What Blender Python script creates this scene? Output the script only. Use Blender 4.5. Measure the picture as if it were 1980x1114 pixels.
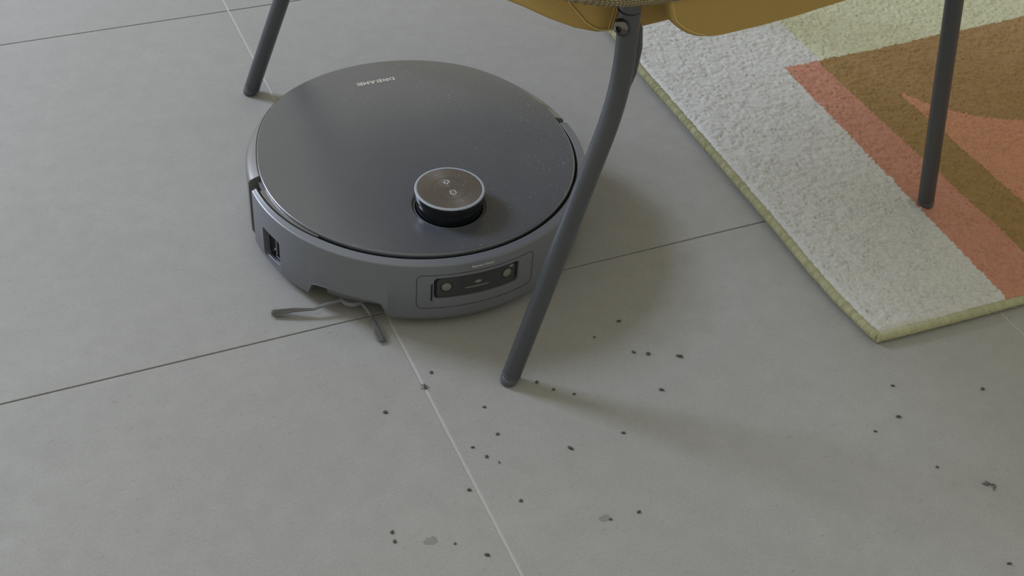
import bpy, bmesh, math, random
from mathutils import Vector, Matrix, noise
S = bpy.context.scene
for o in list(bpy.data.objects): bpy.data.objects.remove(o)
C = S.collection
R = math.radians
# ---------------------------------------------------------------- camera
cam = bpy.data.objects.new('camera', bpy.data.cameras.new('camera')); C.objects.link(cam)
cam.data.sensor_width = 36.0; cam.data.lens = 2518.06 / 1980 * 36.0; cam.data.clip_start = 0.01
cr_, cu_, cf_ = Vector((.91535, -.39766, .06291)), Vector((.22073, .62655, .74747)), Vector((.33666, .67031, -.66129))
cam.matrix_world = Matrix(((cr_.x, cu_.x, -cf_.x, 0), (cr_.y, cu_.y, -cf_.y, 0), (cr_.z, cu_.z, -cf_.z, .88058), (0, 0, 0, 1)))
S.camera = cam
# ---------------------------------------------------------------- light
world = bpy.data.worlds.new('world'); S.world = world; world.use_nodes = True
bg = world.node_tree.nodes['Background']; bg.inputs[0].default_value = (1.0, .967, .79, 1); bg.inputs[1].default_value = .54
ld = bpy.data.lights.new('window_light', 'AREA'); ld.shape = 'RECTANGLE'; ld.size = .75; ld.size_y = .75
ld.energy = 62; ld.color = (.72, .79, 1.0)
lo = bpy.data.objects.new('window_light', ld); C.objects.link(lo)
tgt = Vector((.45, .95, 0)); ldir = Vector((-1.0, 1.14, 1.0)).normalized()
lo.location = tgt + ldir * 3.0
lo.rotation_euler = (-ldir).to_track_quat('-Z', 'Y').to_euler()
S.view_settings.view_transform = 'Standard'; S.view_settings.look = 'None'
S.view_settings.exposure = 0.0; S.view_settings.gamma = 1.0; S.view_settings.use_curve_mapping = False

# ---------------------------------------------------------------- materials
class NT:
    def __init__(s, m): s.t = m.node_tree; s.N = s.t.nodes; s.L = s.t.links
    def n(s, ty, **kw):
        x = s.N.new(ty)
        for k, v in kw.items(): setattr(x, k, v)
        return x
    def link(s, a, b): s.L.new(a, b)
    def m(s, op, a, b=None, c=None):
        x = s.N.new('ShaderNodeMath'); x.operation = op
        for i, v in enumerate((a, b, c)):
            if v is None: continue
            if isinstance(v, (int, float)): x.inputs[i].default_value = v
            else: s.L.new(v, x.inputs[i])
        return x.outputs[0]
    def mix(s, f, a, b):
        x = s.N.new('ShaderNodeMix'); x.data_type = 'RGBA'
        for k, v in ((0, f), (6, a), (7, b)):
            if isinstance(v, (int, float)): x.inputs[k].default_value = v
            elif isinstance(v, tuple): x.inputs[k].default_value = v + (1,)
            else: s.L.new(v, x.inputs[k])
        return x.outputs[2]
    def noise(s, vec, scale, detail=3, rough=.5, dist=0):
        x = s.n('ShaderNodeTexNoise'); x.inputs['Scale'].default_value = scale
        x.inputs['Detail'].default_value = detail; x.inputs['Roughness'].default_value = rough; x.inputs['Distortion'].default_value = dist
        s.link(vec, x.inputs['Vector']); return x.outputs['Fac']
    def ramp(s, f, pts):
        x = s.n('ShaderNodeValToRGB'); e = x.color_ramp.elements
        while len(e) < len(pts): e.new(.5)
        for i, (p, c) in enumerate(pts): e[i].position = p; e[i].color = (c, c, c, 1) if isinstance(c, (int, float)) else c + (1,)
        s.link(f, x.inputs[0]); return x.outputs[0]
    def bump(s, h, strength, dist, normal=None):
        x = s.n('ShaderNodeBump'); x.inputs['Strength'].default_value = strength; x.inputs['Distance'].default_value = dist
        s.link(h, x.inputs['Height'])
        if normal: s.link(normal, x.inputs['Normal'])
        return x.outputs[0]

def srgb(h):
    h = h.lstrip('#'); v = [int(h[i:i+2], 16) / 255 for i in (0, 2, 4)]
    return tuple(c / 12.92 if c <= .04045 else ((c + .055) / 1.055) ** 2.4 for c in v)

def mat(name, col, rough=.5, metal=0, spec=.5, grain=0, gscale=900, var=0, vscale=40, coat=0):
    m = bpy.data.materials.new(name); m.use_nodes = True; t = NT(m); b = t.N['Principled BSDF']
    b.inputs['Roughness'].default_value = rough; b.inputs['Metallic'].default_value = metal
    b.inputs['Specular IOR Level'].default_value = spec; b.inputs['Coat Weight'].default_value = coat
    tc = t.n('ShaderNodeTexCoord').outputs['Object']
    nz = t.noise(tc, vscale, 4)
    a = tuple(max(0, c * (1 - max(var, .02))) for c in col); d = tuple(c * (1 + max(var, .02)) for c in col)
    t.link(t.mix(nz, a, d), b.inputs['Base Color'])
    if grain: t.link(t.bump(t.noise(tc, gscale, 2), grain, .0003), b.inputs['Normal'])
    return m

def floor_mat():
    m = bpy.data.materials.new('concrete_look_porcelain'); m.use_nodes = True; t = NT(m); b = t.N['Principled BSDF']
    geo = t.n('ShaderNodeNewGeometry').outputs['Position']
    big = t.noise(geo, 5, 5, .6); mid = t.noise(geo, 38, 5, .65); fine = t.noise(geo, 520, 3, .6)
    mp = t.n('ShaderNodeMapping'); mp.inputs['Rotation'].default_value = (0, 0, .6); mp.inputs['Scale'].default_value = (1, 2.2, 1)
    t.link(geo, mp.inputs[0])
    sp = t.noise(mp.outputs[0], 150, 4, .7, .5)
    c = t.mix(big, (.315, .318, .308), (.385, .385, .375))
    c = t.mix(t.m('MULTIPLY', t.ramp(mid, [(.35, 0), (.65, 1)]), .42), c, (.29, .29, .28))
    c = t.mix(t.m('MULTIPLY', t.ramp(fine, [(.38, 1), (.62, 0)]), .24), c, (.21, .21, .20))
    c = t.mix(t.m('MULTIPLY', t.ramp(sp, [(.60, 0), (.70, 1)]), .45), c, (.20, .20, .19))
    c = t.mix(t.m('MULTIPLY', t.ramp(sp, [(.26, 1), (.35, 0)]), .25), c, (.45, .45, .44))
    t.link(c, b.inputs['Base Color'])
    b.inputs['Specular IOR Level'].default_value = .35
    t.link(t.ramp(mid, [(.2, .52), (.8, .66)]), b.inputs['Roughness'])
    h = t.m('ADD', t.m('MULTIPLY', fine, .5), mid)
    t.link(t.bump(h, .25, .0006), b.inputs['Normal'])
    return m

def rug_mat():
    m = bpy.data.materials.new('rug_pile'); m.use_nodes = True; t = NT(m); b = t.N['Principled BSDF']
    geo = t.n('ShaderNodeNewGeometry').outputs['Position']
    nz = t.n('ShaderNodeTexNoise'); nz.inputs['Scale'].default_value = 260; nz.inputs['Detail'].default_value = 2; t.link(geo, nz.inputs['Vector'])
    sn = t.n('ShaderNodeSeparateColor'); t.link(nz.outputs['Color'], sn.inputs[0])
    sx = t.n('ShaderNodeSeparateXYZ'); t.link(geo, sx.inputs[0])
    x = t.m('ADD', sx.outputs[0], t.m('MULTIPLY', t.m('SUBTRACT', sn.outputs[0], .5), .007))
    y = t.m('ADD', sx.outputs[1], t.m('MULTIPLY', t.m('SUBTRACT', sn.outputs[1], .5), .007))
    def step(v, e, w=.0012):   # 0..1 across e
        return t.m('MINIMUM', t.m('MAXIMUM', t.m('ADD', t.m('DIVIDE', t.m('SUBTRACT', v, e), w), .5), 0), 1)
    white, sage = (.60, .605, .585), (.56, .57, .395)
    brown, olive, red, orange = (.330, .208, .086), (.315, .203, .077), (.53, .255, .178), (.56, .270, .160)
    topline = t.m('SUBTRACT', y, t.m('MULTIPLY', t.m('SUBTRACT', x, 1.0), .03))     # boundary y = 1.1545 + .03(x-1)
    below = t.m('SUBTRACT', 1, step(topline, 1.1545))
    left = t.m('SUBTRACT', x, t.m('MULTIPLY', t.m('SUBTRACT', y, .7022), .0415))    # white/red boundary
    c = t.mix(step(x, .9975), white, sage)
    c2 = t.mix(step(left, .9217), white, red)
    c2 = t.mix(step(x, .9912), c2, olive)
    # orange field right of x = 1.05, bounded above by a brown disc
    dx = t.m('SUBTRACT', x, 1.225); dy = t.m('SUBTRACT', y, 1.135)
    rr = t.m('SQRT', t.m('ADD', t.m('MULTIPLY', dx, dx), t.m('MULTIPLY', dy, dy)))
    inx = step(x, 1.0505)
    outd = t.m('MULTIPLY', step(rr, .189), t.m('SUBTRACT', 1, step(y, 1.085)))
    c2 = t.mix(t.m('MULTIPLY', inx, outd), c2, orange)
    c2 = t.mix(t.m('MULTIPLY', t.m('SUBTRACT', 1, step(rr, .189)), step(x, .9912)), c2, brown)
    c = t.mix(below, c, c2)
    tuft = t.noise(geo, 330, 3, .6)
    sh = t.ramp(tuft, [(.3, .87), (.7, 1.08)])
    mul = t.n('ShaderNodeMix', data_type='RGBA', blend_type='MULTIPLY'); mul.inputs[0].default_value = 1
    t.link(c, mul.inputs[6]); t.link(sh, mul.inputs[7]); t.link(mul.outputs[2], b.inputs['Base Color'])
    b.inputs['Roughness'].default_value = .95; b.inputs['Specular IOR Level'].default_value = .08
    b.inputs['Sheen Weight'].default_value = .12; b.inputs['Sheen Roughness'].default_value = .5
    h = t.m('ADD', t.m('MULTIPLY', tuft, .8), t.m('MULTIPLY', t.noise(geo, 900, 2, .6), .6))
    t.link(t.bump(h, .5, .0022), b.inputs['Normal'])
    return m

def dusty(name, col, rough, dust, spec=.5):
    m = mat(name, col, rough, spec=spec); t = NT(m); b = t.N['Principled BSDF']
    tc = t.n('ShaderNodeTexCoord').outputs['Object']
    fine = t.noise(tc, 1500, 2, .6); b.inputs['Coat Weight'].default_value = .8; b.inputs['Coat Roughness'].default_value = .26
    v = t.n('ShaderNodeTexVoronoi'); v.inputs['Scale'].default_value = 420; t.link(tc, v.inputs['Vector'])
    sc = t.n('ShaderNodeSeparateColor'); t.link(v.outputs['Color'], sc.inputs[0])
    dot = t.m('LESS_THAN', v.outputs['Distance'], t.m('MULTIPLY', t.m('POWER', sc.outputs[0], 5), .32))
    sep = t.n('ShaderNodeSeparateXYZ'); t.link(tc, sep.inputs[0])
    patch = t.ramp(t.m('ADD', t.noise(tc, 14, 3, .6), t.m('MULTIPLY', sep.outputs[0], 1.3)), [(.40, .15), (.68, 1)])
    f = t.m('MULTIPLY', t.m('MULTIPLY', dot, patch), dust)
    haze = t.m('MULTIPLY', t.m('MULTIPLY', t.ramp(fine, [(.45, 0), (.8, 1)]), patch), dust * .28)
    base = b.inputs['Base Color'].links[0].from_socket
    t.link(t.mix(t.m('MAXIMUM', f, haze), base, (.34, .34, .34)), b.inputs['Base Color'])
    t.link(t.bump(fine, .12, .0003), b.inputs['Normal'])
    return m

def weave_mat(name, col, dark, kind):
    m = bpy.data.materials.new(name); m.use_nodes = True; t = NT(m); b = t.N['Principled BSDF']
    geo = t.n('ShaderNodeNewGeometry').outputs['Position']
    sp = t.n('ShaderNodeSeparateXYZ'); t.link(geo, sp.inputs[0]); X, Y, Z = sp.outputs
    if kind == 'twill':
        # fine diagonal ribs
        a = t.m('ADD', t.m('ADD', t.m('MULTIPLY', X, .8), t.m('MULTIPLY', Y, .8)), t.m('MULTIPLY', Z, -1.0))
        w = t.m('ADD', t.m('MULTIPLY', t.m('SINE', t.m('MULTIPLY', a, 2 * math.pi / .0012)), .5), .5)
        d = .0003
    else:
        s = t.m('ADD', X, t.m('MULTIPLY', Y, .7))
        row = t.m('MULTIPLY', t.m('ADD', Z, t.m('MULTIPLY', Y, .35)), 2 * math.pi / .0017)
        odd = t.m('MULTIPLY', t.m('SIGN', t.m('SINE', t.m('MULTIPLY', row, .5))), math.pi / 2)
        w1 = t.m('ADD', t.m('MULTIPLY', t.m('SINE', t.m('ADD', t.m('MULTIPLY', s, 2 * math.pi / .0022), odd)), .5), .5)
        w2 = t.m('ADD', t.m('MULTIPLY', t.m('SINE', row), .5), .5)
        w = t.m('MULTIPLY', t.m('ADD', w1, .35), w2); d = .001
    nz = t.noise(geo, 60, 3)
    c = t.mix(t.ramp(w, [(.2, 0), (.6, 1)]), dark, col)
    c = t.mix(t.m('MULTIPLY', nz, .25), c, dark)
    t.link(c, b.inputs['Base Color']); b.inputs['Roughness'].default_value = .85; b.inputs['Specular IOR Level'].default_value = .15
    t.link(t.bump(w, .6, d), b.inputs['Normal'])
    return m

def cap_mat():
    m = bpy.data.materials.new('brushed_bronze'); m.use_nodes = True; t = NT(m); b = t.N['Principled BSDF']
    b.inputs['Metallic'].default_value = .6; b.inputs['Roughness'].default_value = .38; b.inputs['Anisotropic'].default_value = .7
    tg = t.n('ShaderNodeTangent', direction_type='RADIAL', axis='Z'); t.link(tg.outputs[0], b.inputs['Tangent'])
    tc = t.n('ShaderNodeTexCoord').outputs['Object']
    v = t.n('ShaderNodeTexVoronoi'); v.inputs['Scale'].default_value = 420; t.link(tc, v.inputs['Vector'])
    sc = t.n('ShaderNodeSeparateColor'); t.link(v.outputs['Color'], sc.inputs[0])
    dot = t.m('MULTIPLY', t.m('LESS_THAN', v.outputs['Distance'], t.m('MULTIPLY', t.m('POWER', sc.outputs[0], 8), .35)), .6)
    t.link(t.mix(dot, (.215, .19, .165), (.5, .5, .5)), b.inputs['Base Color'])
    return m

def dust_leg(name, col, rough):
    m = mat(name, col, rough, spec=.45, grain=.5, gscale=2600); return m

M = dict(
    floor=floor_mat(), bed=mat('joint_bedding', (.085, .085, .08), .9), grout=mat('light_grout', (.43, .43, .42), .9, var=.1, vscale=200, grain=.4),
    rug=rug_mat(), cord=mat('sage_binding_yarn', (.44, .44, .29), .8, spec=.2, var=.12, vscale=500),
    lid=dusty('lid_plastic', (.075, .083, .102), .28, .9, 1.0), body=mat('body_plastic', (.11, .115, .12), .36, grain=.15, gscale=3000),
    rim=mat('rim_plastic', (.125, .124, .115), .38, spec=1.0, coat=.4), bumper=mat('bumper_plastic', (.144, .157, .186), .34, spec=.9, grain=.1, gscale=3000),
    lip=mat('bumper_lip_plastic', (.125, .13, .145), .34), dark=mat('black_plastic', (.012, .012, .014), .4), groove=mat('groove_black', (.008, .009, .012), .7),
    glass=mat('smoked_black_cover', (.006, .008, .012), .12, spec=.35), panel=mat('camera_window', (.040, .042, .048), .22), lens=mat('lens_grey', (.19, .185, .17), .2),
    lensring=mat('lens_ring_black', (.02, .02, .02), .3), led=mat('lamp_diffuser', (.22, .22, .22), .2), ring=mat('pale_blue_ring', (.36, .40, .47), .35),
    cap=cap_mat(), icon=mat('icon_white', (.62, .64, .72), .5), gold=mat('silver_lettering', (.62, .61, .56), .5),
    leg=dust_leg('powder_coated_steel', (.070, .076, .086), .32), glide=mat('glide_plastic', (.075, .088, .10), .3),
    steel=mat('bolt_steel', (.15, .145, .135), .24, metal=1), twill=weave_mat('mustard_twill', (.55, .385, .145), (.33, .215, .06), 'twill'),
    knit=weave_mat('beige_knit', (.62, .53, .37), (.10, .065, .02), 'knit'), rubber=mat('wheel_rubber', (.02, .02, .02), .8),
    bristle=mat('brush_bristle', (.15, .15, .15), .6), arm=mat('brush_arm', (.17, .18, .195), .5), hub=mat('brush_cover_grey', (.15, .16, .17), .5),
    crumb=mat('crumb_dark', (.075, .072, .062), .8, var=.4, vscale=900), stain=mat('dried_stain', (.225, .225, .21), .7, var=.15, vscale=300))

# ---------------------------------------------------------------- mesh helpers
def link(name, bm, m, parent=None, smooth=40, loc=None):
    me = bpy.data.meshes.new(name); bmesh.ops.recalc_face_normals(bm, faces=bm.faces); bm.to_mesh(me); bm.free()
    me.materials.append(m)
    o = bpy.data.objects.new(name, me); C.objects.link(o); o.parent = parent
    if loc: o.location = loc
    if smooth:
        me.shade_smooth(); me.set_sharp_from_angle(angle=R(smooth))
    return o
def empty(name, loc, label=None, cat=None, group=None):
    o = bpy.data.objects.new(name, None); C.objects.link(o); o.location = loc; o.empty_display_size = .05
    return tag(o, label, cat, group)
def tag(o, label=None, cat=None, group=None, kind=None):
    if label: o['label'] = label
    if cat: o['category'] = cat
    if group: o['group'] = group
    if kind: o['kind'] = kind
    return o
def box(bm, x0, x1, y0, y1, z0, z1, bev=0, seg=1):
    vs = [bm.verts.new((x, y, z)) for z in (z0, z1) for y in (y0, y1) for x in (x0, x1)]
    fs = [bm.faces.new([vs[i] for i in f]) for f in ((0, 2, 3, 1), (4, 5, 7, 6), (0, 1, 5, 4), (2, 6, 7, 3), (0, 4, 6, 2), (1, 3, 7, 5))]
    if bev:
        es = list({e for f in fs for e in f.edges})
        bmesh.ops.bevel(bm, geom=es, offset=bev, segments=seg, affect='EDGES', profile=.5)
def lathe(prof, n=96, c=(0, 0), bm=None, a0=0, a1=360, caps=True):
    """closed or open profile of (r, z); full turn if a1-a0 == 360; profile may use functions of angle"""
    bm = bm or bmesh.new(); full = abs(a1 - a0 - 360) < 1e-6
    cnt = n if full else n + 1; rings = []
    for i in range(cnt):
        a = R(a0 + (a1 - a0) * i / n); P = prof(math.degrees(a)) if callable(prof) else prof
        ring = []
        for r, z in P:
            ring.append(bm.verts.new((c[0] + r * math.cos(a), c[1] + r * math.sin(a), z)))
        rings.append(ring)
    return bm, rings
def loop_faces(bm, rings, closed_prof, full, caps):
    n = len(rings); k = len(rings[0])
    for i in range(n if full else n - 1):
        A, B = rings[i], rings[(i + 1) % n]
        for j in range(k if closed_prof else k - 1):
            q = [A[j], B[j], B[(j + 1) % k], A[(j + 1) % k]]
            bm.faces.new(q)
    if caps and not full and closed_prof:
        bm.faces.new(rings[0]); bm.faces.new(list(reversed(rings[-1])))
def turned(prof, n=96, c=(0, 0)):
    """solid of revolution; r=0 points at the ends are merged"""
    bm, rings = lathe(prof, n, c)
    loop_faces(bm, rings, False, True, False)
    bmesh.ops.remove_doubles(bm, verts=bm.verts, dist=1e-6)
    return bm
def arcsolid(prof, a0, a1, n=160, c=(0, 0)):
    bm, rings = lathe(prof, n, c, None, a0, a1)
    loop_faces(bm, rings, True, abs(a1 - a0 - 360) < 1e-6, True)
    return bm
def tube(pts, r, seg=12, bm=None, closed=False, cap=True):
    """r: number or list"""
    bm = bm or bmesh.new(); pts = [Vector(p) for p in pts]; n = len(pts); rings = []
    up = None
    for i, p in enumerate(pts):
        a = pts[(i - 1) % n] if (closed or i) else p; b = pts[(i + 1) % n] if (closed or i < n - 1) else p
        d = (b - a).normalized()
        if up is None:
            up = Vector((0, 0, 1)) if abs(d.z) < .9 else Vector((1, 0, 0))
        s = d.cross(up).normalized(); up = s.cross(d).normalized()
        rr = r[i] if isinstance(r, (list, tuple)) else r
        rings.append([bm.verts.new(p + (s * math.cos(2 * math.pi * k / seg) + up * math.sin(2 * math.pi * k / seg)) * rr) for k in range(seg)])
    for i in range(n if closed else n - 1):
        A, B = rings[i], rings[(i + 1) % n]
        for k in range(seg): bm.faces.new([A[k], A[(k + 1) % seg], B[(k + 1) % seg], B[k]])
    if cap and not closed:
        bm.faces.new(list(reversed(rings[0]))); bm.faces.new(rings[-1])
    return bm
def prism_cyl(poly, r0, r1, sub=1):
    """poly of (angle_deg, z) around the robot axis, extruded radially; angle-subdivided"""
    bm = bmesh.new(); A = []; B = []
    for a, z in poly:
        a = R(a); A.append(bm.verts.new((r0 * math.cos(a), r0 * math.sin(a), z))); B.append(bm.verts.new((r1 * math.cos(a), r1 * math.sin(a), z)))
    k = len(poly)
    f1 = bm.faces.new(A); f2 = bm.faces.new(list(reversed(B)))
    for i in range(k): bm.faces.new([A[i], B[i], B[(i + 1) % k], A[(i + 1) % k]])
    return bm
def rrect(a0, a1, z0, z1, ra, n=5, rad=.176, k=14):
    """rounded rectangle outline in (angle, z); ra = corner radius in metres"""
    da = math.degrees(ra / rad); out = []
    for (ca, cz, s) in ((a1 - da, z0 + ra, -90), (a1 - da, z1 - ra, 0), (a0 + da, z1 - ra, 90), (a0 + da, z0 + ra, 180)):
        for i in range(n + 1):
            t = R(s + 90 * i / n); out.append((ca + da * math.cos(t), cz + ra * math.sin(t)))
    # subdivide long horizontal runs so that it follows the cylinder
    res = []
    for i, p in enumerate(out):
        q = out[(i + 1) % len(out)]; res.append(p)
        m_ = int(abs(q[0] - p[0]) / 1.5)
        for j in range(1, m_): res.append((p[0] + (q[0] - p[0]) * j / m_, p[1] + (q[1] - p[1]) * j / m_))
    return res
def onto(poly, r): return [(r * math.cos(R(a)), r * math.sin(R(a)), z) for a, z in poly]
def cyl_patch(poly, r, depth):
    """a thin curved plate following the cylinder, outline poly: fan of strips"""
    bm = bmesh.new(); ca = sum(p[0] for p in poly) / len(poly)
    # build as columns: for every distinct angle take min / max z on the outline
    a0 = min(p[0] for p in poly); a1 = max(p[0] for p in poly); n = max(10, int((a1 - a0) / .6)); k = len(poly); cols = []
    for i in range(n + 1):
        a = a0 + (a1 - a0) * (i / n); a = min(max(a, a0 + 1e-4), a1 - 1e-4); zs = []
        for j in range(k):
            p, q = poly[j], poly[(j + 1) % k]
            if (p[0] - a) * (q[0] - a) <= 0 and abs(p[0] - q[0]) > 1e-9:
                zs.append(p[1] + (q[1] - p[1]) * (a - p[0]) / (q[0] - p[0]))
        cols.append((a, min(zs), max(zs)))
    rings = []
    for a, z0, z1 in cols:
        a = R(a); rings.append([bm.verts.new((rr * math.cos(a), rr * math.sin(a), z)) for rr, z in ((r, z0), (r, z1), (r - depth, z1), (r - depth, z0))])
    loop_faces(bm, rings, True, False, True)
    return bm
def boolean_cut(o, cutters):
    tmp = []
    for bm in cutters:
        me = bpy.data.meshes.new('cut'); bmesh.ops.recalc_face_normals(bm, faces=bm.faces); bm.to_mesh(me); bm.free()
        c = bpy.data.objects.new('cut', me); C.objects.link(c); c.parent = o.parent
        md = o.modifiers.new('b', 'BOOLEAN'); md.operation = 'DIFFERENCE'; md.solver = 'EXACT'; md.object = c; tmp.append(c)
    bpy.context.view_layer.update()
    dg = bpy.context.evaluated_depsgraph_get()
    me = bpy.data.meshes.new_from_object(o.evaluated_get(dg)); o.modifiers.clear(); old = o.data; o.data = me; me.name = old.name + '_mesh'
    for c in tmp: bpy.data.objects.remove(c)
    me.shade_smooth(); me.set_sharp_from_angle(angle=R(35))
def text_mesh(body, size, extrude, offset=0, spacing=1.0):
    cu = bpy.data.curves.new('t', 'FONT'); cu.body = body; cu.size = size; cu.extrude = extrude; cu.offset = offset
    cu.space_character = spacing; cu.align_x = 'CENTER'; cu.align_y = 'CENTER'; cu.resolution_u = 4
    o = bpy.data.objects.new('t', cu); C.objects.link(o); bpy.context.view_layer.update()
    me = bpy.data.meshes.new_from_object(o.evaluated_get(bpy.context.evaluated_depsgraph_get()))
    bpy.data.objects.remove(o); bm = bmesh.new(); bm.from_mesh(me)
    bmesh.ops.remove_doubles(bm, verts=bm.verts, dist=1e-7); return bm

# ================================================================ SETTING: tiled floor
floor = bpy.data.objects.new('floor', None)
bm = bmesh.new(); box(bm, -2.1, 3.4, -.95, 4.0, -.03, -.0075)
floor = link('floor', bm, M['bed'], None, 0); tag(floor, kind='structure')
GX = [.3144 + .6 * k for k in range(-4, 6)]; GY = [.9015 + .6184 * k for k in range(-3, 6)]
GX = [x for x in GX if -2.2 < x < 3.5]
tile_meshes = {}
for i in range(len(GX) - 1):
    for j in range(len(GY) - 1):
        if 'm' not in tile_meshes:
            w, h = .6 - .0024, .6184 - .0015
            bm = bmesh.new(); box(bm, -w / 2, w / 2, -h / 2, h / 2, -.0074, 0, .0006, 2)
            t0 = link('tile', bm, M['floor'], floor, 0); tile_meshes['m'] = t0.data; o = t0
        else:
            o = bpy.data.objects.new('tile', tile_meshes['m']); C.objects.link(o); o.parent = floor
        o.location = ((GX[i] + GX[i + 1]) / 2, (GY[j] + GY[j + 1]) / 2, 0)
for x in GX:
    bm = bmesh.new(); box(bm, x - .00125, x + .00125, GY[0], GY[-1], -.0075, -.0005)
    link('grout', bm, M['grout'], floor, 0)
# dried stains on the tiles: irregular films of their own shape
def blot(x, y, r, seed, squash=.7):
    rnd = random.Random(seed); bm = bmesh.new(); n = 22
    top = []; 
    for k in range(n):
        a = 2 * math.pi * k / n; rr = r * (.75 + .45 * rnd.random())
        top.append(bm.verts.new((x + rr * math.cos(a), y + rr * math.sin(a) * squash, .00008)))
    bm.faces.new(top); link('stain', bm, M['stain'], floor, 0)
blot(.2573, .6233, .0062, 3); blot(.4046, .5925, .0052, 5)

# ================================================================ ROBOT
rob = empty('robot_vacuum', (.3974, 1.0362, 0), 'round dark grey robot vacuum with raised round turret, on the tiles under the chair', 'robot vacuum')
rob_inv = Matrix.Translation((-.3974, -1.0362, 0))
# chassis
chas = turned([(0, .012), (.140, .012), (.143, .034), (.1635, .038), (.1648, .040), (.1648, .0762), (.163, .0765), (0, .0765)], 128)
chassis = link('chassis', chas, M['dark'], rob)
# rear shell
def lid_r(a):
    # the lid is round in front and reaches the outer edge at the back
    t = max(0, min(1, (math.sin(R(a)) - .22) / .68)); t = t * t * (3 - 2 * t)
    return .1645 + .0100 * t
def rear_prof(a):
    ri = lid_r(a) + .0003; k = lambda f: ri + (.1762 - ri) * f
    return [(ri, .030), (ri, .0820), (k(.06), .0822), (k(.45), .0806), (k(.75), .0790), (k(.92), .0775), (.1762, .0758), (.1764, .0725), (.1764, .016), (.1735, .0095), (.160, .0095), (.160, .030)]
def crown(o):
    # the top rises gently towards the rear
    for v in o.data.vertices:
        if v.co.z > .070:
            t = max(0, min(1, (v.co.y + .06) / .20)); v.co.z += .0042 * t * t * (3 - 2 * t) * min(1, (v.co.z - .070) / .006)
crown(link('rear_shell', arcsolid(rear_prof, 4.6, 175.6, 200), M['rim'], rob, 30))
# the sunken ledge between lid and bumper on the left
def ledge_prof(a):
    d = max(0, min(1, (215 - a) / 33)); ro = .1652 + .0042 * d ** .7
    return [(.1640, .0765), (.1640, .0798), (ro - .0004, .0798), (ro, .0794), (ro, .0765)]
link('ledge', arcsolid(ledge_prof, 182.4, 214.5, 60), M['rim'], rob, 30)
link('ledge', arcsolid([(.1635, .076), (.1635, .0778), (.1668, .0778), (.1668, .076)], 176, 182.2, 10), M['hub'], rob, 30)
# bumper
def bump_prof(a):
    a = a % 360
    d = max(0, min(1, (216 - a) / 34)) if a > 170 else 0
    ri = .1670 + .0040 * d ** .7
    return [(ri, .040), (ri, .0790), (ri + .0006, .0800), (ri + .0014, .0804), (.1752, .0791), (.1763, .0788), (.1768, .0782), (.1770, .0772), (.1770, .0145), (.1766, .0138), (.1738, .0086), (.1725, .0082), (.1705, .0082), (.1705, .040)]
bumper = link('bumper', arcsolid(bump_prof, 180.9, 362.2, 260), M['bumper'], rob, 30)
NA = lambda a: a  # angles in degrees, 270 is the front
arch = [(360 - 149.3, .0), (360 - 147.6, .0135), (360 - 146.0, .0255), (360 - 145.0, .0278), (360 - 143, .0292)] + \
       [(360 - a, .0302) for a in (140, 137, 134, 131, 128, 125)] + [(360 - 122.6, .0292), (360 - 121.3, .0270), (360 - 119.6, .0150), (360 - 118.2, .0)]
win = rrect(360 - 170.6, 360 - 160.2, .0175, .0535, .0035)
mod = rrect(360 - 105.2, 360 - 76.3, .0375, .0632, .0038)
boolean_cut(bumper, [prism_cyl(arch, .160, .195), prism_cyl(win, .160, .195), prism_cyl(mod, .1742, .195)])
# trim rim of the brush arch
tube_bm = tube(onto(arch[1:-1], .1768), .0009, 8)
link('arch_trim', tube_bm, M['lip'], rob)
# pale lip line along the bumper top edge is part of the bumper; black gap ring under the lid edge
link('gap_seal', arcsolid([(.1630, .0700), (.1630, .0768), (.1672, .0768), (.1672, .0700)], 216, 362, 160), M['groove'], rob, 30)
# side cliff / wall sensor window
sw = link('sensor_window', cyl_patch(rrect(360 - 171.2, 360 - 159.6, .0165, .0545, .003), .1700, .003), M['glass'], rob)
bm = bmesh.new(); bm = cyl_patch(rrect(360 - 162.8, 360 - 160.5, .0300, .0520, .002), .1722, .002)
link('window_reflector', bm, M['lip'], sw)
link('window_sill', tube(onto([(360 - 169.8 + i * .8, .0185) for i in range(12)], .1742), .0009, 8), M['lip'], sw)
link('window_emitter', turned([(0, .0), (.0016, .0), (.0016, .001), (0, .0014)], 16), M['led'], sw, loc=(.1712 * math.cos(R(194.4)), .1712 * math.sin(R(194.4)), .031))
link('window_bar', cyl_patch(rrect(360 - 169.2, 360 - 166.2, .0440, .0525, .001), .1712, .002), M['hub'], sw)
link('window_bar', cyl_patch(rrect(360 - 165.4, 360 - 164.4, .0260, .0525, .0008), .1716, .002), M['panel'], sw)
# front camera module
seam = rrect(360 - 110.5, 360 - 70.5, .0255, .0672, .006)
link('panel_seam', tube(onto(seam, .17695), .00035, 6, closed=True), M['groove'], rob)
link('module_well', cyl_patch(rrect(360 - 105.1, 360 - 76.4, .0376, .0631, .0037), .1745, .001), M['groove'], rob)
cm = link('camera_module', cyl_patch(rrect(360 - 104.2, 360 - 77.6, .0386, .0619, .0040), .1762, .0018), M['panel'], rob)
link('module_step', cyl_patch([(360 - 106.1, .036), (360 - 105.5, .034), (360 - 105.5, .0570), (360 - 106.1, .0555)], .17712, .0006), M['groove'], rob)
def disc_on(a, z, r, out, m, name, parent, sx=1, sz=1, h=.0008):
    bm = turned([(0, 0), (r, 0), (r, h * .6), (r * .9, h), (0, h)], 28)
    for v in bm.verts: v.co.x *= sx; v.co.y *= sz
    mt = Matrix.Rotation(R(a), 4, 'Z') @ Matrix.Translation((out, 0, z)) @ Matrix.Rotation(R(90), 4, 'Z') @ Matrix.Rotation(R(90), 4, 'X')
    bmesh.ops.transform(bm, matrix=mt, verts=bm.verts); return link(name, bm, m, parent)
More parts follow.
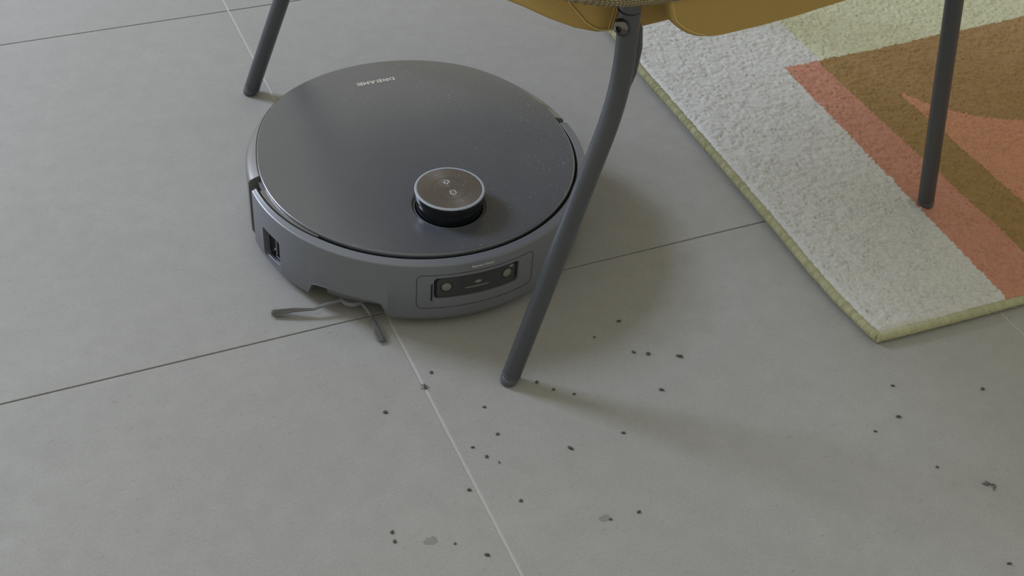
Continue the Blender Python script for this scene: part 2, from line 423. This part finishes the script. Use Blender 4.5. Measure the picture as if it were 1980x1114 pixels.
for a, z in ((360 - 101.1, .0512), (360 - 80.6, .0522)):
    rg = disc_on(a, z, .0066, .1757, M['lensring'], 'lens_ring', cm)
    disc_on(a, z, .0047, .1763, M['lens'], 'lens', rg)
disc_on(360 - 90.8, .0524, .0030, .1758, M['led'], 'fill_lamp', cm, 1.15, .55)
link('light_strip', cyl_patch(rrect(360 - 95.2, 360 - 86.8, .0461, .0474, .0006), .1765, .001), M['lens'], cm)
link('module_mark', cyl_patch(rrect(360 - 79.8, 360 - 78.4, .0580, .0605, .0006), .1765, .001), M['led'], cm)
# Stereo-Vision lettering bent onto the bumper wall
bm = text_mesh('Stereo-Vision', .0036, .00012, .00006, 1.06)
xs = [v.co.x for v in bm.verts]; w = max(xs) - min(xs); k = .0232 / w
for v in bm.verts:
    a = R(270.5) + v.co.x * k / .177; r = .1771 + v.co.z
    v.co = Vector((r * math.cos(a), r * math.sin(a), .0727 + v.co.y * .95))
link('front_lettering', bm, M['gold'], rob, 0)
# lid with the turret well cut out
tc_ = (-.001, -.0925)
lid_prof = lambda a: [(0, .0766), (lid_r(a) - .0022, .0766), (lid_r(a) - .0010, .0772), (lid_r(a) - .0001, .0785), (lid_r(a), .0800), (lid_r(a), .0820), (lid_r(a) - .0004, .0826), (lid_r(a) - .0012, .0830), (lid_r(a) - .0018, .08302), (lid_r(a) - .015, .0833), (.12, .08335), (.09, .0834), (.06, .0834), (.03, .0835), (0, .0835)]
lid = link('lid', turned(lid_prof, 200), M['lid'], rob)
cut = turned([(0, .070), (.0372, .070), (.0372, .0815), (.0384, .090), (0, .090)], 64, tc_)
boolean_cut(lid, [cut])
crown(lid)
link('turret_collar', turned([(.0338, .0770), (.0338, .0808), (.0342, .0813), (.0350, .0812), (.0362, .0822), (.0373, .0834), (.0376, .0836), (.0376, .0772), (.0338, .0770)], 96, tc_), M['hub'], rob)
tur = link('lidar_turret', turned([(0, .0767), (.0328, .0767), (.0330, .0780), (.0326, .0935), (.0340, .0950), (0, .0950)], 96, tc_), M['glass'], rob)
capz = .1040
link('turret_cap', turned([(0, .0945), (.0336, .0945), (.0347, .0955), (.0350, .0972), (.0348, capz - .0016), (.0345, capz - .0008), (0, capz - .0008)], 96, tc_), M['glass'], tur)
link('cap_ring', turned([(.0322, capz - .0010), (.0322, capz - .0002), (.0328, capz), (.0338, capz), (.0345, capz - .0004), (.0348, capz - .0013), (.0346, capz - .0013), (.0322, capz - .0010)], 96, tc_), M['ring'], tur)
link('cap_plate', turned([(0, capz - .0003), (.0323, capz - .0003), (.0323, capz - .0010), (0, capz - .0010)], 96), M['cap'], tur, 20, loc=(tc_[0], tc_[1], 0))
btn = link('control_button', turned([(.0174, capz - .0004), (.0174, capz - .0001), (.0177, capz - .0001), (.0177, capz - .0004), (.0174, capz - .0004)], 96, tc_), M['cap'], tur, 20)
zi = capz - .0002
# icons; "up" of the icons is towards -y
pc = Vector((tc_[0] + .0008, tc_[1] + .0100, zi))
arcp = [pc + Vector((math.cos(R(a)), math.sin(R(a)), 0)) * .0026 for a in range(-50, 231, 20)]
bm = tube(arcp, .00045, 6); tube([pc + Vector((0, -.0008, 0)), pc + Vector((0, -.0036, 0))], .00045, 6, bm)
link('power_icon', bm, M['icon'], tur)
lc = Vector((tc_[0] + .0006, tc_[1] + .0012, zi))
link('divider_line', tube([lc + Vector((-.0038, 0, 0)), lc + Vector((.0038, 0, 0))], .00028, 6), M['lens'], tur)
hc = Vector((tc_[0] + .0008, tc_[1] - .0080, zi))
hp = [hc + Vector(p) for p in ((-.0026, .0030, 0), (.0026, .0030, 0), (.0026, -.0006, 0), (.0034, -.0006, 0), (0, -.0038, 0), (-.0034, -.0006, 0), (-.0026, -.0006, 0))]
link('home_icon', tube(hp, .00042, 6, closed=True), M['icon'], tur)
# DREAME lettering drawn stroke by stroke; reads from the rear of the machine
def stroke_letters():
    bm = bmesh.new(); H = 1.0; W = .98; T = .235
    L = {
     'D': [[(0, 0), (0, 1)], [(0, T/2), (.55, T/2), (.84, .28), (.84, .72), (.55, 1 - T/2), (0, 1 - T/2)]],
     'R': [[(0, 0), (0, 1)], [(0, 1 - T/2), (.62, 1 - T/2), (.82, .84), (.82, .58), (.62, .44), (0, .44)], [(.42, .44), (.88, 0)]],
     'E': [[(0, T/2), (.88, T/2)], [(0, .5), (.82, .5)], [(0, 1 - T/2), (.88, 1 - T/2)], [(0, 0), (0, 1)]],
     'A': [[(-.06, 0), (.44, 1)], [(.44, 1), (.94, 0)], [(.14, .26), (.74, .26)]],
     'M': [[(0, 0), (.06, 1)], [(.06, .95), (.46, .25)], [(.46, .25), (.86, .95)], [(.86, 1), (.92, 0)]]}
    x = 0; z = .08
    for ch in 'DREAME':
        for st in L[ch]:
            for (p, q) in zip(st[:-1], st[1:]):
                p, q = Vector((p[0] + x, p[1])), Vector((q[0] + x, q[1])); d = (q - p).normalized(); nn = Vector((-d.y, d.x)) * T * .5
                ex = d * T * .18
                vs = [bm.verts.new((c.x, c.y, zz)) for zz in (0, z) for c in (p - ex + nn, q + ex + nn, q + ex - nn, p - ex - nn)]
                for f in ((0, 1, 2, 3), (7, 6, 5, 4), (0, 4, 5, 1), (1, 5, 6, 2), (2, 6, 7, 3), (3, 7, 4, 0)): bm.faces.new([vs[i] for i in f])
        x += {'M': 1.30}.get(ch, 1.26)
    return bm, x - .36
bm, tw = stroke_letters()
for v in bm.verts:
    u = (v.co.x / tw - .5) * .0425; w_ = (v.co.y - .5) * .0058
    v.co = Vector((.0005 - u, .1345 - w_, .0834 + v.co.z * .003))
crown(link('lid_lettering', bm, M['gold'], rob, 0))
# wheels
for sx in (-1, 1):
    bm = turned([(0, -.009), (.030, -.009), (.0325, -.006), (.0325, .006), (.030, .009), (0, .009)], 40)
    bmesh.ops.transform(bm, matrix=Matrix.Translation((sx * .112, .0, .0325)) @ Matrix.Rotation(R(90), 4, 'Y'), verts=bm.verts)
    link('wheel', bm, M['rubber'], rob)
bm = turned([(0, -.006), (.010, -.006), (.012, -.004), (.012, .004), (.010, .006), (0, .006)], 28)
bmesh.ops.transform(bm, matrix=Matrix.Translation((0, -.115, .012)) @ Matrix.Rotation(R(90), 4, 'Y'), verts=bm.verts)
link('caster', bm, M['rubber'], rob)
# side brush
sb = link('side_brush', turned([(0, .0095), (.010, .0095), (.013, .0115), (.012, .0150), (0, .0150)], 32), M['arm'], rob, loc=(-.1100, -.1160, 0))
def cover_prof(a):
    e = min(1, max(0, (a - 216.0) / 2.6)) ** .6
    zb = .0135 + (a - 218) / 22 * .0050
    return [(.135, .030), (.135, zb + .004 * (1 - e)), (.150 + .015 * e, zb + .006 * (1 - e)), (.153 + .0170 * e, zb + .003 + .005 * (1 - e)), (.153 + .0185 * e, .0300)]
link('brush_cover', arcsolid(cover_prof, 216.2, 240, 44), M['hub'], rob, 60)
def tuft(base, mid, end, spread, seed, w0=.0012, z1=.003):
    rnd = random.Random(seed); base, mid, end = map(Vector, (base, mid, end))
    bm = tube([base, (base + mid) / 2 + Vector((0, 0, .0008)), mid], [.0022, .0018, .0016], 8)
    ar = link('brush_arm', bm, M['arm'], sb)
    bm = bmesh.new(); d = (end - mid).normalized(); s = Vector((-d.y, d.x, 0))
    for i in range(70):
        f = rnd.gauss(0, .42); f = max(-1, min(1, f)); l = 1 - .06 * rnd.random() - .02 * abs(f)
        p0 = mid + s * f * w0 + Vector((0, 0, rnd.uniform(-.0008, .0008)))
        p2 = mid + (end - mid) * l + s * f * spread + Vector((0, 0, rnd.uniform(-.001, .0015)))
        p1 = (p0 + p2) / 2 + Vector((0, 0, .0012)); 
        p2.z = max(.0006, p2.z)
        tube([p0, p1, p2], [.00028, .00026, .00018], 4, bm)
    o = link('bristle_tuft', bm, M['bristle'], sb); tag(o, kind='stuff')
o3 = Vector((-.1100, -.1160, 0))
def rel(x, y, z): return (x - o3.x, y - o3.y, z)
tuft(rel(-.120, -.1150, .0115), rel(-.1505, -.1150, .0075), rel(-.1895, -.1010, .0022), .0058, 1)
tuft(rel(-.104, -.1260, .0115), rel(-.1000, -.1420, .0070), rel(-.1000, -.1770, .0022), .0055, 2)
tuft(rel(-.100, -.1090, .0115), rel(-.0800, -.0950, .0075), rel(-.0520, -.0760, .0022), .0050, 3)

# ================================================================ RUG
RX1, RY1, RZ = 2.10, 2.30, .0125
rug = empty('area_rug', (1.4, 1.4, 0), 'thick pile area rug with white border, red, brown and sage colour blocks, under the chair', 'rug')
EL = [(RY1, .800), (1.60, .783), (1.30, .768), (1.2136, .7607), (1.12, .7592), (.995, .7571), (.876, .7542), (.813, .7512), (.760, .7508), (.715, .7540), (.6921, .7568)]
def edge_x(y):
    for (y1, x1), (y0, x0) in zip(EL[:-1], EL[1:]):
        if y0 <= y <= y1: return x0 + (x1 - x0) * (y - y0) / (y1 - y0)
    return EL[-1][1] if y < EL[-1][0] else EL[0][1]
def edge_y(x): return .6915 - .006 * (1 - math.exp(-(x - .757) / .03)) * .35 - .0035 * min(1, max(0, (x - .757) / .2))
CR = .0056
def spacing(a, b, fine_to, d, D):
    out = [a]
    while out[-1] < b: out.append(out[-1] + (d if out[-1] < fine_to else D))
    return out
us = spacing(0, RX1 - .757, .66, .0021, .02); vs_ = spacing(0, RY1 - .69, .75, .0021, .02)
verts = []; faces = []
for v in vs_:
    for u in us:
        y = edge_y(.757 + u) + CR * 1.2 + v; x = edge_x(y) + CR * 1.2 + u
        e = min(u, v, max(0, us[-1] - u), max(0, vs_[-1] - v))
        p = Vector((x, y, 0))
        n3_ = noise.noise(p * 60); n1 = noise.noise(Vector((p.x * 120 + n3_ * 1.2, p.y * 150 - n3_, 0))); n2 = noise.noise(p * 400 + Vector((7, 3, 1))); n3 = noise.noise(p * 22)
        z = RZ - .0012 + .0044 * min(.5, abs(n1)) ** .8 + .0009 * n2 + .0010 * n3
        z *= min(1, .66 + .34 * min(1, e / .006))
        verts.append((x - 1.4 + .0006 * n2, y - 1.4, z))
nu, nv = len(us), len(vs_)
for j in range(nv - 1):
    for i in range(nu - 1): a = j * nu + i; faces.append((a, a + 1, a + 1 + nu, a + nu))
# skirt down to the floor all round
border = [i for i in range(nu)] + [j * nu + nu - 1 for j in range(1, nv)] + [(nv - 1) * nu + i for i in range(nu - 2, -1, -1)] + [j * nu for j in range(nv - 2, 0, -1)]
b0 = len(verts)
for i in border: verts.append((verts[i][0], verts[i][1], .0005))
for k in range(len(border)):
    k2 = (k + 1) % len(border); faces.append((border[k], b0 + k, b0 + k2, border[k2]))
me = bpy.data.meshes.new('pile'); me.from_pydata(verts, [], faces); me.materials.append(M['rug']); me.shade_smooth()
pile = bpy.data.objects.new('pile', me); C.objects.link(pile); pile.parent = rug
# whipped yarn binding
def binding(path, seed):
    pts = [Vector(p) for p in path]; d = []; acc = 0; out = []
    step = .00036; rnd = random.Random(seed)
    seglen = [(b - a).length for a, b in zip(pts[:-1], pts[1:])]; L = sum(seglen); s = 0; i = 0; acc = 0
    while s < L:
        while i < len(seglen) - 1 and s > acc + seglen[i]: acc += seglen[i]; i += 1
        out.append(pts[i].lerp(pts[i + 1], (s - acc) / seglen[i])); s += step
    bm = bmesh.new(); seg = 14; rings = []; n = len(out); pitch = .0017; jit = 0
    for k, p in enumerate(out):
        a = out[max(0, k - 3)]; b = out[min(n - 1, k + 3)]; dr = (b - a).normalized(); sd = Vector((-dr.y, dr.x, 0)); ring = []
        if k % 24 == 0: jit += rnd.uniform(-.25, .25)
        for q in range(seg):
            an = 2 * math.pi * q / seg; ph = 2 * math.pi * (k * step / pitch) + .9 * math.sin(an) + jit + 2.2 * noise.noise(p * 90)
            big = 1 + .05 * noise.noise(p * 90 + Vector((q * .1, 0, 0)))
            r = (CR - .0012 + .0012 * abs(math.cos(ph / 2)) ** .8 * (.75 + .5 * noise.noise(p * 260)) + .0004 * noise.noise(p * 700)) * big
            ring.append(bm.verts.new(p + sd * (r * math.cos(an)) + Vector((0, 0, r * .98 * math.sin(an)))))
        rings.append(ring)
    for A, B in zip(rings[:-1], rings[1:]):
        for q in range(seg): bm.faces.new([A[q], A[(q + 1) % seg], B[(q + 1) % seg], B[q]])
    bm.faces.new(rings[0]); bm.faces.new(rings[-1])
    return bm
zc = CR + .0001
py = []; y = 1.62
while y > .7000: py.append((edge_x(y) + CR - 1.4, y - 1.4, zc)); y -= .01
py.append((edge_x(.6975) + CR + .0003 - 1.4, .6965 - 1.4, zc))
link('binding', binding(py, 1), M['cord'], rug, 35)
px = []; x = .7600
while x < 1.45: px.append((x - 1.4, edge_y(x) + CR - 1.4, zc)); x += .01
link('binding', binding(px, 2), M['cord'], rug, 35)
# rest of the edge, far outside the picture: plain cord
far = [(px[-1][0], px[-1][1], zc), (RX1 - 1.4, px[-1][1], zc), (RX1 + .012 - 1.4, RY1 - 1.4, zc), (edge_x(RY1) - 1.4, RY1 + .012 - 1.4, zc), (py[0][0], py[0][1], zc)]
link('binding', tube(far, CR, 10), M['cord'], rug)

# ================================================================ CHAIR
chair = empty('armchair', (.613, 1.086, 0), 'mustard fabric chair with bent dark steel tube legs, standing over the robot vacuum', 'chair')
CO = Vector((.613, 1.086, 0))
def fil(pts, rad=.05, n=8):
    pts = [Vector(p) for p in pts]; out = [pts[0]]
    for a, b, c in zip(pts[:-2], pts[1:-1], pts[2:]):
        p = b + (a - b).normalized() * rad; q = b + (c - b).normalized() * rad
        for i in range(n + 1):
            t = i / n; out.append(p * (1 - t) ** 2 + b * 2 * t * (1 - t) + q * t * t)
    out.append(pts[-1]); return out
LR = .0090
def make_leg(path, foot_z):
    path = [Vector(p) - CO for p in path]
    d = (path[1] - path[0]).normalized()
    start = path[0] + d * .0072
    pts = fil([start] + path[1:], .045) if len(path) > 2 else [start, path[1]]
    n0 = [pts[0], pts[0] + d * .0006]
    bm = tube([pts[0], pts[0] + d * .0009, pts[0] + d * .0028, pts[0] + d * .0032, pts[0] + d * .0036] + pts[1:], [LR * .95, LR * 1.02, LR * 1.02, LR * .96, LR] + [LR] * (len(pts) - 1), 28)
    lg = link('leg', bm, M['leg'], chair, 50)
    f0 = path[0]
    zf = foot_z
    gp = [(0, 0), (.0058, .0001), (.0078, .0014), (.0087, .0040), (.0086, .0066), (.0078, .0085), (.0060, .0100), (0, .0100)]
    bm, rings = lathe(gp, 28); loop_faces(bm, rings, False, True, False); bmesh.ops.remove_doubles(bm, verts=bm.verts, dist=1e-6)
    # lean the upper rim of the glide into the tube
    for v in bm.verts:
        if v.co.z > .004: v.co += Vector((d.x, d.y, 0)) * v.co.z * .6
    bmesh.ops.translate(bm, verts=bm.verts, vec=(f0.x, f0.y, zf))
    gl = link('foot_glide', bm, M['glide'], lg)
    return lg
leg2 = make_leg([(.3915, .7705, 0), (.4862, .7955, .2905), (.4820, .7942, .3850)], 0)
make_leg([(.2905, 1.3215, 0), (.3870, 1.2905, .2905), (.3880, 1.2905, .3760)], 0)
make_leg([(.9386, .8547, .0105), (.862, .853, .3760)], .0105)
make_leg([(.835, 1.405, .0105), (.800, 1.375, .2905), (.800, 1.37, .3760)], .0105)
# bolt through the near leg, its far cap and the strap beside the tube
def axial(prof, at, dirv, name, m, parent, n=24):
    bm = turned(prof, n); q = Vector(dirv).normalized().to_track_quat('Z', 'X').to_matrix().to_4x4()
    bmesh.ops.transform(bm, matrix=Matrix.Translation(Vector(at) - CO) @ q, verts=bm.verts); return link(name, bm, m, parent)
bd = Vector((-.87, -.47, -.05)).normalized(); bc = Vector((.4822, .7944, .3560))
b1 = axial([(0, 0), (.0076, 0), (.0076, .0010), (.0072, .0016), (0, .0016)], bc + bd * .0080, bd, 'bolt_washer', M['dark'], leg2)
b2 = axial([(0, 0), (.0072, 0), (.0071, .0007), (.0055, .0024), (.0028, .0032), (.0027, .0018), (0, .0018)], bc + bd * .0094, bd, 'bolt_head', M['steel'], leg2)
axial([(0, 0), (.0024, 0), (.0024, .0021), (0, .0021)], bc + bd * .0095, bd, 'hex_socket', M['groove'], leg2, 6)
pl = [(.4915, .7975, .356), (.4945, .7985, .347), (.4972, .7992, .3276), (.4955, .7988, .305), (.4895, .7968, .282)]
link('leg_strap', tube([Vector(p) - CO for p in pl], [.0020, .0044, .0046, .0042, .0020], 12), M['leg'], leg2)
link('leg_sleeve', tube([Vector((.4821, .7943, .3678)) - CO, Vector((.4821, .7943, .3683)) - CO], .0093, 28), M['groove'], leg2)

def rounded_outline(x0, x1, y0, y1, r, n=8):
    out = []
    for cx, cy, s in ((x1 - r, y0 + r, -90), (x1 - r, y1 - r, 0), (x0 + r, y1 - r, 90), (x0 + r, y0 + r, 180)):
        for i in range(n + 1): t = R(s + 90 * i / n); out.append((cx + r * math.cos(t), cy + r * math.sin(t)))
    return out
def slab(rings_spec, m, name, parent, sm=50):
    """stack of (inset, z) rings over an outline"""
    bm = bmesh.new(); rings = []
    for ol, z in rings_spec: rings.append([bm.verts.new((x - CO.x, y - CO.y, z)) for x, y in ol])
    for A, B in zip(rings[:-1], rings[1:]):
        k = len(A)
        for i in range(k): bm.faces.new([A[i], A[(i + 1) % k], B[(i + 1) % k], B[i]])
    bm.faces.new(list(reversed(rings[0]))); bm.faces.new(rings[-1])
    return link(name, bm, m, parent, sm)
def ro(i, r=.110): return rounded_outline(.3930 + i, .845 - i, .7825 + i, 1.420 - i, r - i * .6, 14)
slab([(ro(.020), .3765), (ro(.006), .3740), (ro(.001), .3755), (ro(-.002), .381), (ro(-.003), .391), (ro(-.002), .406), (ro(.004), .416), (ro(.02), .419)], M['knit'], 'seat_shell', chair)
slab([(ro(.03), .417), (ro(.008), .421), (ro(.002), .436), (ro(.003), .459), (ro(.012), .475), (ro(.035), .483), (ro(.07), .486)], M['twill'], 'seat_cushion', chair)
# backrest on the side standing over the rug
bm = bmesh.new(); rings = []
for z, x, hw in ((.40, .850, .27), (.46, .858, .30), (.56, .872, .305), (.66, .888, .29), (.70, .894, .25), (.715, .896, .20)):
    ring = []
    for k in range(32):
        a = 2 * math.pi * k / 32; ca, sa = math.cos(a), math.sin(a)
        yy = hw * math.copysign(abs(ca) ** .45, ca); xx = .028 * math.copysign(abs(sa) ** .6, sa) - .05 * (yy / .3) ** 2
        ring.append(bm.verts.new((x + xx - CO.x, 1.100 + yy - CO.y, z)))
    rings.append(ring)
for A, B in zip(rings[:-1], rings[1:]):
    for k in range(32): bm.faces.new([A[k], A[(k + 1) % 32], B[(k + 1) % 32], B[k]])
bm.faces.new(list(reversed(rings[0]))); bm.faces.new(rings[-1])
link('backrest', bm, M['twill'], chair, 60)
# fabric skirt hanging under the seat: wall following a path
def wall(path, name, m, parent, th=.004, bottoms=None, top=.3790):
    pts = [Vector((x, y, 0)) for x, y in path]; bm = bmesh.new(); rings = []
    for i, p in enumerate(pts):
        a = pts[max(0, i - 1)]; b = pts[min(len(pts) - 1, i + 1)]; d = (b - a).normalized(); nn = Vector((d.y, -d.x, 0))
        zb = bottoms[i] if bottoms else .35
        prof = [(0, top), (0, zb + th * .9), (-.0002, zb + th * .3), (-th * .3, zb), (-th * .7, zb), (-th, zb + th * .35), (-th, top)]
        rings.append([bm.verts.new((p.x + nn.x * o - CO.x, p.y + nn.y * o - CO.y, z)) for o, z in prof])
    loop_faces(bm, rings, True, False, True); return link(name, bm, m, parent, 60)
sk = [(.405, 1.29), (.405, 1.15), (.405, 1.0), (.408, .94), (.4135, .915), (.4209, .8985), (.4308, .8827), (.4436, .8582), (.4580, .8379), (.4734, .8260), (.4866, .8245), (.5123, .8225), (.5429, .8256), (.60, .826), (.74, .826)]
wall(sk, 'fabric_skirt', M['twill'], chair, bottoms=[.331] * 15)
# inner fold lying over the skirt, ending in a creased hem behind the leg
fo = [(.4290, .8790, .3700), (.4390, .8610, .3670), (.4515, .8435, .3555), (.4575, .8350, .3480), (.4635, .8275, .3405), (.4685, .8235, .3378), (.4730, .8210, .3362), (.4790, .8198, .3360), (.4850, .8192, .3366)]
fold = wall([(x, y) for x, y, z in fo], 'fabric_fold', M['twill'], chair, .003, [z for x, y, z in fo])
thread = mat('ochre_thread_edge_light', (.60, .44, .19), .8)  # stitching thread; its pale tone also paints light on the fold edge
link('fold_edge_light_stitch', tube([Vector((x - .0006, y - .0006, z + .0006)) - CO for x, y, z in fo[1:]], .0007, 6), thread, fold)  # lighter tube stands in for light caught by the fold's bottom edge
for k_ in (0, .0028):
    link('fold_edge_light_stitch', tube([Vector((.4795 + k_, .8190, .3355)) - CO, Vector((.4845 + k_, .8186, .3690)) - CO], .0004, 6), thread, fold)
# rounded front flap
fl = [(.5132, .3750), (.5152, .3654), (.5182, .3560), (.5219, .3511), (.5258, .3476), (.5314, .3433), (.5368, .3399), (.5432, .3368), (.5500, .3346), (.5602, .3328), (.5728, .3321), (.6077, .3343), (.6430, .3376), (.6734, .3419), (.6965, .3450), (.735, .3520), (.750, .3600), (.755, .3750)]
def flap(outline, y, th, name):
    bm = bmesh.new(); k = len(outline); cx = sum(p[0] for p in outline) / k; cz = .39; rings = []
    for ins, yy in ((0, y + th), (-.0, y + .0015), (.0012, y)):
        ring = []
        for i, (x, z) in enumerate(outline):
            a = outline[i - 1] if i else outline[0]; b = outline[min(k - 1, i + 1)]; d = Vector((b[0] - a[0], b[1] - a[1])).normalized()
            ring.append(bm.verts.new((x - d.y * ins - CO.x, yy - CO.y, z + d.x * ins)))
        rings.append(ring)
    for A, B in zip(rings[:-1], rings[1:]):
        for i in range(k): bm.faces.new([A[i], A[(i + 1) % k], B[(i + 1) % k], B[i]])
    bm.faces.new(rings[0]); bm.faces.new(list(reversed(rings[-1])))
    return link(name, bm, M['twill'], chair, 50)
ff = flap(fl, .7880, .008, 'fabric_flap')
st = [(x + .0032, .7878, z + .0016) for x, z in fl[:9]]
link('hem_stitching', tube([Vector(p) - CO for p in st], .0005, 6), thread, ff)

# ================================================================ CRUMBS AND DUST ON THE FLOOR
G = 'dark crumbs scattered on the tiles'
crumbs = [
 (.3277, .8071, .0016, .9, .3, 'dark crumb just right of the light joint below the side brush'),
 (.2699, .7736, .0018, .9, -.4, 'dark crumb on the left tile, nearest below the side brush'),
 (.3575, .7485, .0016, .6, -.3, 'dark crumb left of and below the near chair foot'),
 (.3562, .7135, .0015, .8, .2, 'dark crumb right of the light joint, uppermost of the group below the near chair foot'),
 (.3289, .7064, .0017, .5, -.2, 'flat dark crumb closest to the light joint below the near chair foot'),
 (.3365, .6919, .0016, .8, .8, 'small round crumb halfway down the light joint, right of it'),
 (.3443, .6819, .0012, .5, 1.2, 'tiny upright fleck right of the small round crumb by the joint'),
 (.3076, .6623, .0016, .9, -.2, 'crumb almost touching the lower stretch of the light joint from the left'),
 (.3449, .6356, .0015, .9, 0, 'single crumb on open tile right of the lower light joint'),
 (.2300, .6427, .0016, .8, .5, 'upper of two crumbs left of the dried stain near the bottom edge'),
 (.2288, .6329, .0016, .8, 1.4, 'lower of two crumbs left of the dried stain near the bottom edge'),
 (.2956, .5929, .0020, .6, -.5, 'largest crumb at the bottom edge, left of the light joint'),
 (.2750, .6130, .0011, .8, .1, 'tiny crumb between the dried stain and the light joint'),
 (.4355, .5883, .0017, .6, .2, 'crumb right of the round grey smudge near the bottom edge'),
 (.4090, .5900, .0013, .8, .2, 'dark speck at the edge of the round grey smudge'),
 (.4111, .6747, .0024, .5, -.9, 'long dark crumb on open tile below the near leg shadow'),
 (.4648, .6748, .0018, .6, -.4, 'dark crumb right of the long crumb, below the near leg shadow'),
 (.5297, .8104, .0019, .7, 0, 'dark crumb inside the robot shadow right of the near leg'),
 (.5229, .7658, .0018, .7, -.7, 'left crumb of the row of three at the lower edge of the robot shadow'),
 (.5353, .7590, .0019, .9, .1, 'middle crumb of the row of three at the lower edge of the robot shadow'),
 (.5630, .7452, .0028, .5, -.5, 'right crumb of the row of three, largest on the floor'),
 (.4168, .7609, .0017, .8, .3, 'brown crumb in the leg shadow, first from the near chair foot'),
 (.4276, .7469, .0014, .9, 0, 'brown crumb in the leg shadow, second from the near chair foot'),
 (.4434, .7347, .0015, .7, -.2, 'brown crumb in the leg shadow, third from the near chair foot'),
 (.5243, .7110, .0024, .4, -.5, 'thin dark sliver right of the leg shadow'),
 (.4960, .7980, .0012, .8, .3, 'tiny speck in the middle of the robot shadow'),
 (.7400, .6384, .0019, .45, -.5, 'flat dark crumb below the rug corner'),
 (.7203, .6023, .0022, .5, -.5, 'pointed dark crumb, second one down below the rug corner'),
 (.6882, .5946, .0015, .5, -.3, 'faint crumb lower left of the pointed crumb below the rug'),
 (.7165, .5379, .0014, .6, -.4, 'small crumb on open tile near the right edge of the picture'),
 (.7074, .4269, .0020, .4, -.4, 'thin crumb in the lower right corner of the picture'),
 (.8220, .6041, .0019, .7, .1, 'pale brown crumb at the right edge under the rug binding'),
]
def crumb(x, y, r, asp, rot, seed, hgt=.45):
    rnd = random.Random(seed); bm = bmesh.new(); bmesh.ops.create_icosphere(bm, subdivisions=2, radius=1)
    off = Vector((seed * 1.7, seed * .9, 3))
    for v in bm.verts:
        k = 1 + .55 * noise.noise(v.co * 1.5 + off); c = v.co * k
        v.co = Vector((c.x, c.y * asp, max(c.z, -.6) * hgt)) * r
    zmin = min(v.co.z for v in bm.verts)
    bmesh.ops.rotate(bm, cent=(0, 0, 0), matrix=Matrix.Rotation(rot, 3, 'Z'), verts=bm.verts)
    for v in bm.verts: v.co.z -= zmin
    return bm
for i, (x, y, r, asp, rot, lab) in enumerate(crumbs):
    o = link('crumb', crumb(x, y, r * 1.15, asp, rot, i + 1), M['crumb'], None, 60, (x, y, .0001)); tag(o, lab, 'crumb', G)
# fluffy dust clump on the joint and curled lint at the right
def lint(x, y, r, n, seed, name, lab, thick):
    rnd = random.Random(seed); bm = bmesh.new()
    for k in range(n):
        a = rnd.uniform(0, 6.28); p = Vector((rnd.gauss(0, .35) * r, rnd.gauss(0, .35) * r, thick + rnd.random() * r * .3)); pts = [p.copy()]
        for s in range(5):
            a += rnd.uniform(-.9, .9); p = p + Vector((math.cos(a), math.sin(a), 0)) * r * .35; p.z = max(thick, p.z + rnd.uniform(-.2, .15) * r * .4); pts.append(p.copy())
        tube(pts, thick, 4, bm)
    o = link(name, bm, M['crumb'], None, 60, (x, y, 0)); tag(o, lab, 'lint')
lint(.3150, .7914, .0026, 14, 4, 'dust_clump', 'fluffy grey dust clump caught on the light tile joint', .00022)
lint(.7498, .5022, .0040, 5, 9, 'lint_curl', 'small curled dark green thread of lint on the tile near the right edge', .00045)
